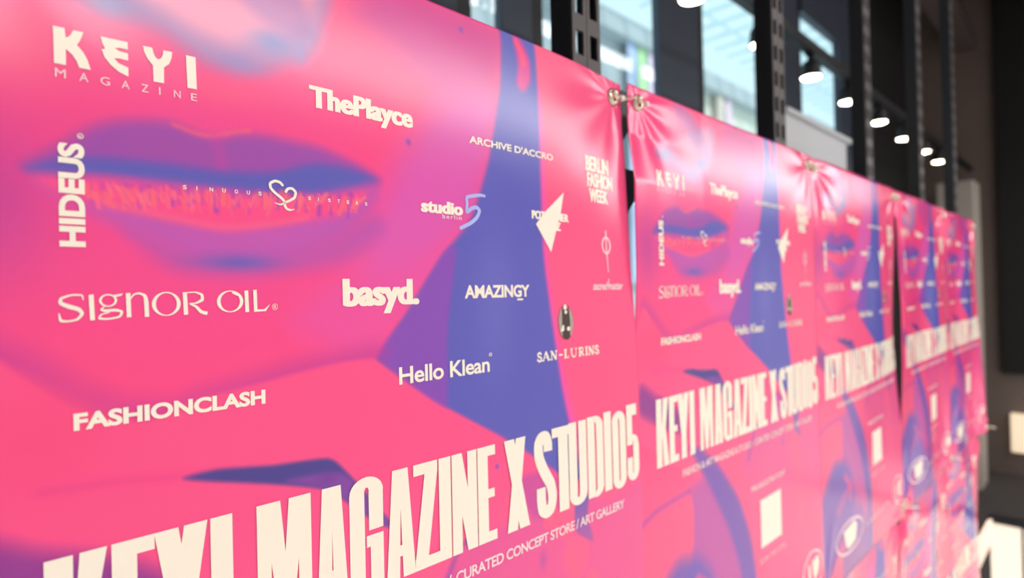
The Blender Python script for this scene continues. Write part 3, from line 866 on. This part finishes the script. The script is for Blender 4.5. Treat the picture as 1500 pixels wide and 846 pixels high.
def arc(cx, cy, rx, ry, wx, wy, a0, a1):
    pr = None
    for k in range(13):
        a = math.radians(a0 + (a1 - a0) * k / 12)
        cs, sn = math.cos(a), math.sin(a)
        o = (cx + rx * cs, cy + ry * sn); i = (cx + (rx - wx) * cs, cy + (ry - wy) * sn)
        if pr:
            p.poly([pr[0], o, i, pr[1]])
        pr = (o, i)
def fO(x0, x1, sw, t=9.0):
    c, rx = (x0 + x1) / 2, (x1 - x0) / 2
    arc(c, H0 + 12 - .8, rx, 12, sw, 12 - 5.0 + 1, 180, 360); arc(c, H1 - 12 + .8, rx, 12, sw, 8.0, 0, 180)
    p.rect(x0, H0 + 11, x0 + sw, H1 - 11); p.rect(x1 - sw, H0 + 11, x1, H1 - 11)
# K E Y I
R_(45.0, 0, 57.6, 1); Q_((57.6, .46), (60.6, 0), (73.2, 0), (66.4, .47)); Q_((57.6, .44), (66.4, .44), (73.8, 1), (61.0, 1)); R_(57, .42, 62, .60)
fE(75.2, 96.6, 12.4)
Q_((96.4, 0), (109.2, 0), (117.4, .62), (104.6, .62)); Q_((112.4, 0), (125.6, 0), (117.4, .62), (104.6, .62)); R_(104.6, .58, 117.4, 1)
fI(127.2, 140.4)
# M A G A Z I N E
R_(155.6, 0, 164.8, 1); R_(183.6, 0, 193.0, 1); Q_((160.0, 0), (171.4, 0), (178.6, 1), (170.2, 1)); Q_((177.3, 0), (188.6, 0), (178.6, 1), (170.2, 1))
fA(196.4, 220.8, 14.6, 11.4)
arc(236.8, H0 + 11.2, 14.3, 12, 12.4, 8, 180, 360); arc(236.8, H1 - 11.2, 14.3, 12, 12.4, 8, 90, 180)
p.rect(222.5, H0 + 11, 235.0, H1 - 11); p.rect(238.6, H0 + 11, 251.0, 424.6); p.rect(236.4, 428.4, 251.0, 437.0); p.rect(239.6, 436.5, 251.0, H1); arc(236.8, H1 - 11.2, 10.5, 12, 9, 8, 60, 90)
fA(253.2, 280.2, 14.4, 11.8)
R_(279.2, 0, 303.2, .108); R_(280.0, .892, 304.6, 1); Q_((290.4, .09), (303.2, .09), (292.8, .92), (280.0, .92))
fI(304.6, 317.2)
fN(318.4, 346.4, 10.6)
fE(347.4, 368.8, 12.2)
# X
Q_((380.2, 0), (393.4, 0), (412.4, 1), (398.8, 1)); Q_((395.6, 0), (408.6, 0), (395.8, 1), (382.6, 1))
# S T U D I O 5
p.stroke([(440.4, 405.5), (440.4, 398), (437.4, 391.4), (431.0, 391.6), (427.0, 397.0), (427.6, 410.0), (434.0, 424.0), (443.0, 438.0), (445.6, 451.0), (443.4, 461.6), (437.2, 464.4), (431.0, 461.0), (429.4, 451.0), (429.4, 439.5)], 12.6, n=6, cap=False)
R_(446.2, 0, 481.0, .112); R_(455.4, 0, 470.6, 1)
p.rect(471.8, H0 - 1, 484.4, H1 - 11); p.rect(487.8, H0 - 1, 500.6, H1 - 11); arc(486.2, H1 - 11.4, 14.4, 12, 12.4, 8, 0, 180)
p.rect(502.6, H0 - 2, 515.0, H1 - 1); p.rect(517.6, H0 + 10, 529.6, H1 - 12); arc(515.6, H0 + 10, 14, 12, 12, 7, 270, 360); arc(515.6, H1 - 12.2, 14, 12, 12, 7, 0, 90)
p.rect(514, H0 - 2, 516, H0 + 4); p.rect(514, H1 - 6.4, 516, H1 - .4)
p.rect(531.4, H0 - 3, 544.4, H1 - 2)
fO(545.8, 571.0, 11.6)
p.rect(573.0, H0 - 5, 583.6, 426.0); p.rect(573.0, H0 - 5, 592.4, H0 + 8); p.rect(573.0, 440.4, 583.4, H1 - 14); p.rect(584.6, 428, 596.0, H1 - 14)
arc(584.4, H0 + 39 + 5, 11.6, 14, 10.6, 8, 225, 360); arc(584.4, H1 - 14.4, 11.6, 12, 10.8, 8, 0, 180); p.rect(576, 417.6, 584, 426.0)
add('headline_lettering', 'heavy condensed cream headline capitals', M_print, p)
p = Print().text('FASHION & ART MAGAZINE & STUDIO /', (106, 316.5, 484.6, 494.6), off=0.022, gap=.93)
p.text('CURATED CONCEPT STORE / ART GALLERY', (321.0, 565.6, 484.6, 494.4), off=0.022, gap=.93)
add('subtitle_lettering', 'one line of pale capitals under the headline', M_print_thin, p)
# lower block
add('caption_lettering', None, M_print_thin, Print().text('PRE-REGISTRATION*', (306, 436, 555.4, 564.6), off=0.02))
add('white_panel', 'plain white square', M_print, Print().rect(337, 584.4, 416, 660.4))
add('caption_lettering', None, M_print_thin, Print().text('SCAN THE CODE', (331, 430, 676.5, 684), off=0.0))
p = Print().ring(163, 766, 86, 34, 6, 5)
add('emblem', 'pale oval outline', M_print_thin, p)
add('emblem', 'white block inside the left oval', M_print, Print().poly([(122, 748), (192, 741), (206, 752), (196, 782), (150, 790), (132, 778)]))
p = Print().ring(546, 764, 47, 36, 5, 4)
add('emblem', 'pale oval outline at the lower right', M_print_thin, p)
p = Print().poly([(543, 748), (568, 742), (574, 756), (568, 776), (552, 784), (546, 770)])
p.rect(524, 750, 533, 795)
add('emblem', 'white block and bar inside the right oval', M_print, p)
add('logo_lettering', None, M_print_thin, Print().text('supported by', (270, 470, 768, 780)))

# ------------------------------------------------------------------ posters as curling printed banners
PITCH = 0.604
def interp(tab, v):
    return np.interp(v, [a for a, b in tab], [b for a, b in tab])

class Sheet:
    def __init__(self, col, row, yl, yr, mid, ripple=0.0, Ll=85.0, Lr=85.0, dx=0.0, seed=0, y0=0.0):
        self.x = -0.004 + col * PITCH + dx
        self.z = CZ + (0.2485 if row == 0 else -0.585)
        self.y0 = y0
        self.yl, self.yr, self.mid = yl, yr, mid
        self.Ll, self.Lr, self.ripple = Ll, Lr, ripple
        rs = random.Random(seed)
        self.ph = [rs.uniform(0, 6.28) for _ in range(6)]
    def y(self, u, v):
        a = interp(self.yl, v) * np.exp(-(u / self.Ll) ** 1.4)
        b = interp(self.yr, v) * np.exp(-(np.maximum(PW - u, 0) / self.Lr) ** 1.4)
        m = interp(self.mid, u)
        # wrinkles fanning out of the four eyelets and slow waves of the hanging sheet
        wv = 0.0
        for k, (eu, ev) in enumerate(((20, 20), (PW - 20, 20), (20, PH - 20), (PW - 20, PH - 20))):
            r = np.hypot(u - eu, v - ev) + 1e-6
            th = np.arctan2(v - ev, u - eu)
            wv = wv + np.sin(th * 9 + self.ph[k]) * np.exp(-(r / 95.0) ** 2) * np.clip(r / 40.0, 0, 1) * 0.0026
        wv = wv + 0.0022 * np.sin(u / 62.0 + self.ph[4]) * np.sin(v / 140.0 + self.ph[5])
        top = 0.0008 * np.exp(-(v / 60.0) ** 2)
        return self.y0 + a + b + m + wv * self.ripple + top
    def pos(self, u, v, off=0.0):
        u = np.asarray(u, float)
        v = np.asarray(v, float)
        return np.stack([self.x + u / 1000.0, self.y(u, v) - off, self.z - v / 1000.0], -1)

def poster(label, sh, sub):
    root = thing('poster', label, 'poster', (sh.x, 0, sh.z), 'pink posters hung in two rows')
    org = np.array([sh.x, 0, sh.z])
    us, vs_ = US[::sub], VS[::sub]
    U, V = np.meshgrid(us, vs_)
    P = sh.pos(U, V) - org
    ny, nx = U.shape
    me = bpy.data.meshes.new('sheet')
    idx = np.arange(nx * ny).reshape(ny, nx)
    quads = np.stack([idx[:-1, :-1], idx[1:, :-1], idx[1:, 1:], idx[:-1, 1:]], -1).reshape(-1, 4)
    me.from_pydata(P.reshape(-1, 3).tolist(), [], quads.tolist())
    me.polygons.foreach_set('use_smooth', np.ones(len(me.polygons), bool))
    at = me.color_attributes.new('artwork', 'FLOAT_COLOR', 'POINT')
    col = np.ones((ny * nx, 4), np.float32)
    col[:, :3] = ART_RGB[::sub, ::sub].reshape(-1, 3)
    at.data.foreach_set('color', col.ravel())
    o = link_mesh('sheet', me, [M_sheet, M_back], root)
    md = o.modifiers.new('thickness', 'SOLIDIFY')
    md.thickness = 0.0006
    md.offset = -1
    md.material_offset = 1
    md.use_rim = True
    for name, lab, m, Vv, F in LET:
        mm = bpy.data.meshes.new(name)
        mm.from_pydata((sh.pos(Vv[:, 0], Vv[:, 1], 0.0004 + Vv[:, 2] * 0.001) - org).tolist(), [], [f[::-1] for f in F])
        lo = link_mesh(name, mm, m, root)
        if lab:
            lo['label'] = lab
    for eu, ev in EYES:
        c = sh.pos(eu, ev) - org
        eps = 3.0
        du = sh.pos(eu + eps, ev) - sh.pos(eu - eps, ev)
        dv = sh.pos(eu, ev + eps) - sh.pos(eu, ev - eps)
        n = Vector(np.cross(dv, du)).normalized()
        if n.y > 0:
            n = -n
        bm = bmesh.new()
        lathe(bm, [(0.0048, 0.0012), (0.0046, -0.0012), (0.0055, -0.0030), (0.0072, -0.0036), (0.0092, -0.0024), (0.0104, -0.0004), (0.0104, 0.0010), (0.0075, 0.0016)], 'Y', seg=32, closed=True)
        e = obj('eyelet', bm, M_chrome, root, smooth=True)
        e['label'] = 'round metal eyelet'
        q = Vector((0, -1, 0)).rotation_difference(n)
        e.rotation_mode = 'QUATERNION'
        e.rotation_quaternion = q
        e.location = Vector(c) + n * 0.0008
        bm = bmesh.new()
        lathe(bm, [(0.0, -0.0085), (0.0022, -0.0082), (0.0042, -0.0066), (0.0050, -0.0042), (0.0044, -0.0020), (0.0026, -0.0008), (0.0026, 0.006), (0.0, 0.006)], 'Y', origin=(-0.002, 0, 0.003), seg=20)
        obj('stud', bm, M_chrome, e, smooth=True)
    return root
EYES = [(20, 20), (PW - 20, 20), (20, PH - 20), (PW - 20, PH - 20)]

Z0 = [(0, 0), (840, 0)]
SH = {}
SH[0] = Sheet(0, 0, [(0, .004), (300, 0), (840, 0)], [(0, .0135), (60, .0121), (228, .0047), (325, -.001), (420, -.002), (840, -.002)], [(0, 0), (600, 0)], 0.25, seed=1)
SH[1] = Sheet(1, 0, [(0, .001), (60, .002), (115, -.005), (228, -.004), (325, .002), (420, .004), (840, .004)], [(0, .004), (120, .001), (380, .0), (840, -.002)], [(0, .002), (180, .005), (380, .003), (600, 0)], 0.28, seed=2, dx=-.003)
SH[2] = Sheet(2, 0, [(0, .008), (223, .005), (840, .003)], [(0, .0), (120, .003), (250, .009), (355, .013), (480, .010), (620, .001), (840, -.002)], [(0, -.001), (300, 0), (600, .001)], 0.5, seed=3, dx=-.007)
SH[3] = Sheet(3, 0, [(0, .004), (300, -.004), (480, -.004), (620, .002), (840, .004)], [(0, .0), (300, -.002), (840, -.004)], [(0, 0), (600, -.001)], 1.6, seed=4, dx=-.006)
SH[4] = Sheet(4, 0, [(0, .004), (300, .002), (840, .002)], [(0, .006), (390, -.006), (770, -.014), (840, -.020)], [(0, 0), (600, -.002)], 2.2, seed=5, dx=-.005)
SH[5] = Sheet(2, 1, [(0, .002), (840, .01)], [(0, .002), (840, .01)], [(0, .004), (300, .002), (600, .004)], 2.5, seed=6, y0=.010)
SH[6] = Sheet(3, 1, [(0, .002), (840, .01)], [(0, .0), (840, .0)], [(0, .004), (300, .0), (600, .004)], 3.5, seed=7, y0=.010)
SH[7] = Sheet(4, 1, [(0, .006), (840, .01)], [(0, .004), (840, .0)], [(0, .004), (300, .0), (600, 0)], 3.5, seed=8, y0=.010)
PL = [
    (0, 'large glossy pink poster filling the left foreground', 1),
    (1, 'second pink poster in the upper row, right of the foreground poster', 2),
    (2, 'third pink poster in the upper row, slim black gap along its right edge', 4),
    (3, 'fourth pink poster in the upper row, between the black gap and the end poster', 4),
    (4, 'last pink poster at the far right end of the upper row', 4),
    (5, 'nearest pink poster of the lower row, only its top corner in the picture', 4),
    (6, 'second pink poster of the lower row, under the fourth upper poster', 4),
    (7, 'last pink poster of the lower row, beside the leaning white board', 4),
]
for k, lab, sub in PL:
    poster(lab, SH[k], sub)

# ------------------------------------------------------------------ slotted uprights behind the seams
UPL = ['nearest black twin-slot upright behind the seam of the first two posters', 'second black twin-slot upright, beside the pale sign board', 'third black twin-slot upright, right of the last window', 'fourth black twin-slot upright, in front of the dark wall', 'last black twin-slot upright at the end of the poster row']
M_slot = mat('upright_metal', (80, 74, 73), 0.45, metal=0.3)
for k in range(5):
    xc = 0.585 + 0.604 * k
    t = thing('slotted_upright', UPL[k], 'upright', (xc, 0.075, 0), 'slotted uprights behind the posters')
    hz = 4.2
    # channel: two side flanges and back joined by a face pierced with two columns of slots
    bm = bmesh.new()
    hw = 0.0275
    box(bm, -hw, -hw + 0.003, -0.018, 0.014, 0, hz)
    box(bm, hw - 0.003, hw, -0.018, 0.014, 0, hz)
    obj('side_channel', bm, M_black, t)
    bm = bmesh.new()
    cols = [(-hw, -0.0215), (-0.0065, -0.0005), (0.0005, 0.0065), (0.0215, hw)]
    for a, b in cols:
        box(bm, a, b, -0.021, -0.018, 0, hz)
    n = int(hz / 0.05)
    zc0 = CZ + 0.3305 - math.floor((CZ + 0.3305) / 0.05) * 0.05
    for j in range(n):
        z = zc0 + j * 0.05
        box(bm, -0.0215, -0.0065, -0.021, -0.018, z - 0.0103, z + 0.0103)
        box(bm, 0.0065, 0.0215, -0.021, -0.018, z - 0.0103, z + 0.0103)
    obj('slotted_face', bm, M_slot, t)
    obj('foot_plate', boxes((-0.06, 0.06, -0.02, 0.12, 0, 0.006), bev=0.002), M_black, t)

# shelf brackets glimpsed through the gap between the first two posters
for j, (zt, lab) in enumerate(((CZ + 0.262, 'upper black shelf bracket in the gap beside the foreground poster'), (CZ + 0.160, 'lower black shelf bracket in the gap beside the foreground poster'))):
    bm = bmesh.new()
    prism(bm, [(0.6145, 0.047, zt), (0.680, 0.047, zt), (0.680, 0.047, zt - 0.03), (0.6145, 0.047, zt - 0.10)], (0, 0.004, 0))
    b = obj('shelf_bracket', bm, M_black)
    tag(b, lab, 'bracket', 'shelf brackets behind the gap')

# ------------------------------------------------------------------ cable ties through the eyelets
TIES = [
    (0, 1, 'cable tie through the top right eyelet of the foreground poster', 0),
    (1, 0, 'cable tie through the top left eyelet of the second poster', 0),
    (1, 1, 'cable tie at the top right corner of the second poster', 0),
    (2, 0, 'cable tie at the top left corner of the third poster', 0),
    (2, 1, 'cable tie at the top right corner of the third poster', 0),
    (3, 0, 'cable tie at the top left corner of the fourth poster', 0),
    (3, 1, 'cable tie at the top right corner of the fourth poster', 0),
    (4, 1, 'cable tie at the top outer corner of the last upper poster', 0),
    (2, 3, 'cable tie with a long loose tail at the foot of the third poster', .042),
    (3, 3, 'cable tie with a short tail at the foot of the fourth poster', .02),
    (4, 3, 'cable tie with a stiff tail at the foot of the last upper poster', .03),
]
for k, e, lab, tail in TIES:
    s = SH[k]
    eu, ev = EYES[e]
    c = s.pos(eu, ev)
    t = thing('cable_tie', lab, 'cable tie', tuple(c), 'cable ties holding the posters')
    bm = bmesh.new()
    d = 0.051 - c[1]
    sx = 1 if e in (1, 3) else -1
    pts = []
    for j in range(20):
        a = 2 * math.pi * j / 20
        pts.append((sx * (0.0105 - 0.0105 * math.cos(a)) * 1.0, d / 2 - 0.004 - (d / 2 + 0.004) * math.sin(a - 0.35) * 1.0, 0.0015 * math.sin(a)))
    tube(bm, pts, 0.0012, 8, closed=True)
    if tail:
        tube(bm, [(0.012, -0.006, 0), (0.02, -0.014, -0.002), (0.02 + tail * .7, -0.022, -0.006), (0.02 + tail, -0.024, -0.012)], [0.0016, 0.0022, 0.0026, 0.0014], 8)
    obj('strap', bm, M_tie, t, smooth=True)
    bm = boxes((0.0085, 0.0145, -0.0085, -0.0035, -0.003, 0.003), bev=0.0012)
    obj('strap_head', bm, M_tie, t, smooth=True)

# ------------------------------------------------------------------ track and spot lamps beyond the posters
tr = obj('lighting_track', boxes((0.2, 6.3, 0.43, 0.47, CZ + 0.945, CZ + 0.985), bev=0.004), M_black)
tag(tr, 'long black lighting track above the posters, running past the windows', 'lighting track')
lx = [1.596, 2.076, 2.556, 3.030, 3.535, 4.050, 4.550, 5.005]
lab = ['spot lamp at the top edge, in front of the first slate column', 'spot lamp behind the second slotted upright', 'spot lamp with black shade in front of the last bright window', 'spot lamp on the last slate column', 'spot lamp just right of the third slotted upright', 'spot lamp in front of the dark wall, third from the right end', 'spot lamp in front of the dark wall, second from the right end', 'spot lamp furthest right, near the last upright']
for k, x in enumerate(lx):
    t = thing('spot_lamp', lab[k], 'spot lamp', (x, 0.45, CZ + 0.945), 'spot lamps on the track')
    bm = bmesh.new()
    lathe(bm, [(0.0, 0.0), (0.012, 0.0), (0.012, -0.028), (0.026, -0.034), (0.036, -0.048), (0.0385, -0.088), (0.040, -0.098), (0.0375, -0.098), (0.034, -0.075), (0.0, -0.070)], 'Z', seg=24)
    obj('shade', bm, M_lampcase, t, smooth=True)
    bm = bmesh.new()
    lathe(bm, [(0.0375, -0.094), (0.035, -0.100), (0.024, -0.104), (0.0, -0.105)], 'Z', seg=24)
    obj('lens', bm, M_bulb, t, smooth=True)
    obj('bracket', boxes((-0.02, 0.02, -0.016, 0.016, -0.01, 0.005), bev=0.003), M_lampcase, t)

# ------------------------------------------------------------------ pale sign board behind the second poster
t = thing('sign_board', 'pale grey sign board with a folded lip, above the third poster', 'sign board', (1.74, 0.25, 0))
obj('board', boxes((0, 0.545, 0, 0.02, 0, CZ + 0.507), bev=0.003), M_white, t)
obj('top_lip', boxes((-0.003, 0.58, -0.012, 0.032, CZ + 0.497, CZ + 0.512), bev=0.003), M_white, t)
obj('foot', boxes((0.08, 0.5, -0.04, 0.13, 0, 0.02), bev=0.004), M_black, t)

# ------------------------------------------------------------------ right end of the room
struct(obj('column', boxes((5.75, 6.05, 0.36, 0.60, 0, 2.40), bev=0.01), mat('pale_column', (168, 160, 152), 0.8, noise=0.06, nscale=5)))
struct(obj('door_1', boxes((X1 - 0.06, X1, -1.4, 0.28, 0.85, ZC)), M_void))
tag(obj('framed_notice', boxes((6.34, 6.399, -0.3, 0.242, CZ - 1.394, CZ - 1.081), bev=0.004), mat('notice_added_glow', (255, 232, 200), 0.5, emit=0.5)), 'cream notice with added glow, low against the dark wall at the right edge', 'notice')  # notice brightened by an added glow; it is no lamp
M_panel_glow = mat('panel_added_glow', (255, 238, 216), 0.5, emit=0.62)  # emission added for brightness; neither the panel nor the board is a lamp
t = thing('display_panel', 'white framed panel with black edges and added glow in the lower right corner', 'panel', (3.5, 0.045, 0))
obj('panel_face', boxes((0.005, 0.06, -0.118, -0.006, 0, CZ - 1.108)), M_panel_glow, t)
obj('panel_face', boxes((0.005, 0.06, -1.10, -0.128, 0, CZ - 1.108)), M_panel_glow, t)  # lengthened out of view so its added glow glares on the lower posters
obj('top_edge', boxes((-0.01, 0.08, -1.11, 0.004, CZ - 1.108, CZ - 1.09), bev=0.003), M_black, t)
obj('corner_strip', boxes((0, 0.06, -0.128, -0.118, 0, CZ - 1.108)), M_black, t)
bm = bmesh.new()
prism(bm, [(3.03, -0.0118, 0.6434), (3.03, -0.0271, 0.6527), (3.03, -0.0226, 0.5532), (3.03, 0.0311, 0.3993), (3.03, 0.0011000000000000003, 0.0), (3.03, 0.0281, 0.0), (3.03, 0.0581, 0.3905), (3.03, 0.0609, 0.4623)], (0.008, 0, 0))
tag(obj('leaning_board', bm, M_panel_glow), 'narrow white board slanting against the foot of the last lower poster', 'board')  # plain white board that shares the added glow
tag(obj('floor_mat', boxes((3.75, 6.39, 0.0, 0.78, 0, 0.012), bev=0.004), mat('mat_cloth', (70, 64, 62), 0.95, noise=0.2, nscale=40)), 'dark grey mat on the floor behind the white framed panel', 'mat')

# ceiling beams along the wall and dark bulkhead
for k, (y, z, hh) in enumerate(((0.78, 4.0, .2),)):
    pass
struct(obj('trim_7', boxes((4.5, X1, 0.40, 0.55, 3.60, 3.75)), M_beam))
struct(obj('trim_8', boxes((4.5, X1, -0.55, -0.40, 3.9, 4.3)), M_beam))

# ------------------------------------------------------------------ atrium outside: facade, eave and glass roof
FY = 18.0
K = (FY + 0.4)
ze = CZ + 0.775 * K
def bld(name, label, x0, x1, zt, m, nwx, floors):
    t = thing(name, label, 'building', (x0, FY, 0), 'buildings outside the windows')
    obj('facade', boxes((0, x1 - x0, 0, 2.0, -6, zt)), m, t)
    obj('cornice', boxes((-0.2, x1 - x0 + 0.2, -0.8, 0.3, zt - 1.0, zt)), M_facade, t)
    for i in range(nwx):
        for j in range(floors):
            wx = (i + 0.5) * (x1 - x0) / nwx
            zz = -3 + j * 3.3
            if zz + 2.2 > zt - 1.2:
                continue
            f = obj('window', boxes((wx - 0.75, wx + 0.75, -0.12, 0.05, zz, zz + 2.2)), M_facade, t)
            obj('pane', boxes((wx - 0.6, wx + 0.6, -0.16, -0.1, zz + .15, zz + 2.05)), M_pane, f)
    return t
B1 = bld('office_building', 'pale building seen through the window beside the nearest upright', 2.0, 34.0, ze, M_facade, 9, 7)
B2 = bld('office_building', 'cream building with small windows seen through the window right of the slate column', 34.5, 52, ze - .6, M_facade2, 6, 7)
bld('office_building', 'pale building seen through the last window, behind the black spot lamp', 52.5, 78, ze, M_facade, 7, 7)
# tall banners hung on the facade
BC = [(190, 200, 226), (190, 224, 170), (240, 206, 226), (214, 200, 232), (186, 220, 150), (240, 214, 200), (238, 204, 214)]
for k in range(7):
    own = B1 if k < 5 else B2
    x = (26.5 + k * 1.02 if k < 5 else 36.6 + (k - 5) * 1.2) - own.location.x
    zt = (ze if k < 5 else ze - .6) - 1.0
    bm = bmesh.new()
    n = 14
    a = [bm.verts.new((x + (i / n) * 0.86, -0.5 + 0.03 * math.sin(i * 1.3), 2)) for i in range(n + 1)]
    b = [bm.verts.new((x + (i / n) * 0.86, -0.5 + 0.03 * math.sin(i * 1.3), zt)) for i in range(n + 1)]
    for i in range(n):
        bm.faces.new((a[i], a[i + 1], b[i + 1], b[i]))
    o = obj('wall_banner', bm, mat('banner_cloth', BC[k], 0.8, noise=0.25, nscale=0.7), own)
    md = o.modifiers.new('thickness', 'SOLIDIFY')
    md.thickness = 0.03
    o['label'] = ['lilac blue', 'pale green', 'pink', 'lilac', 'lime green', 'peach', 'rose'][k] + ' tall cloth banner on the facade'
ZR = ze + 3.5
t = thing('glass_roof', 'steel-ribbed glass roof over the courtyard outside the windows', 'roof', (0, 1.2, ZR))
for i in range(44):
    x = -2 + i * 2.0
    bm = boxes((x - 0.09, x + 0.09, 0, FY + 1, 0, 0.2))
    obj('rafter', bm, M_steel, t)
for j in range(4):
    y = 2 + j * 5
    obj('purlin', boxes((-4, 88, y - 0.08, y + 0.08, 0.36, 0.5)), M_steel, t)
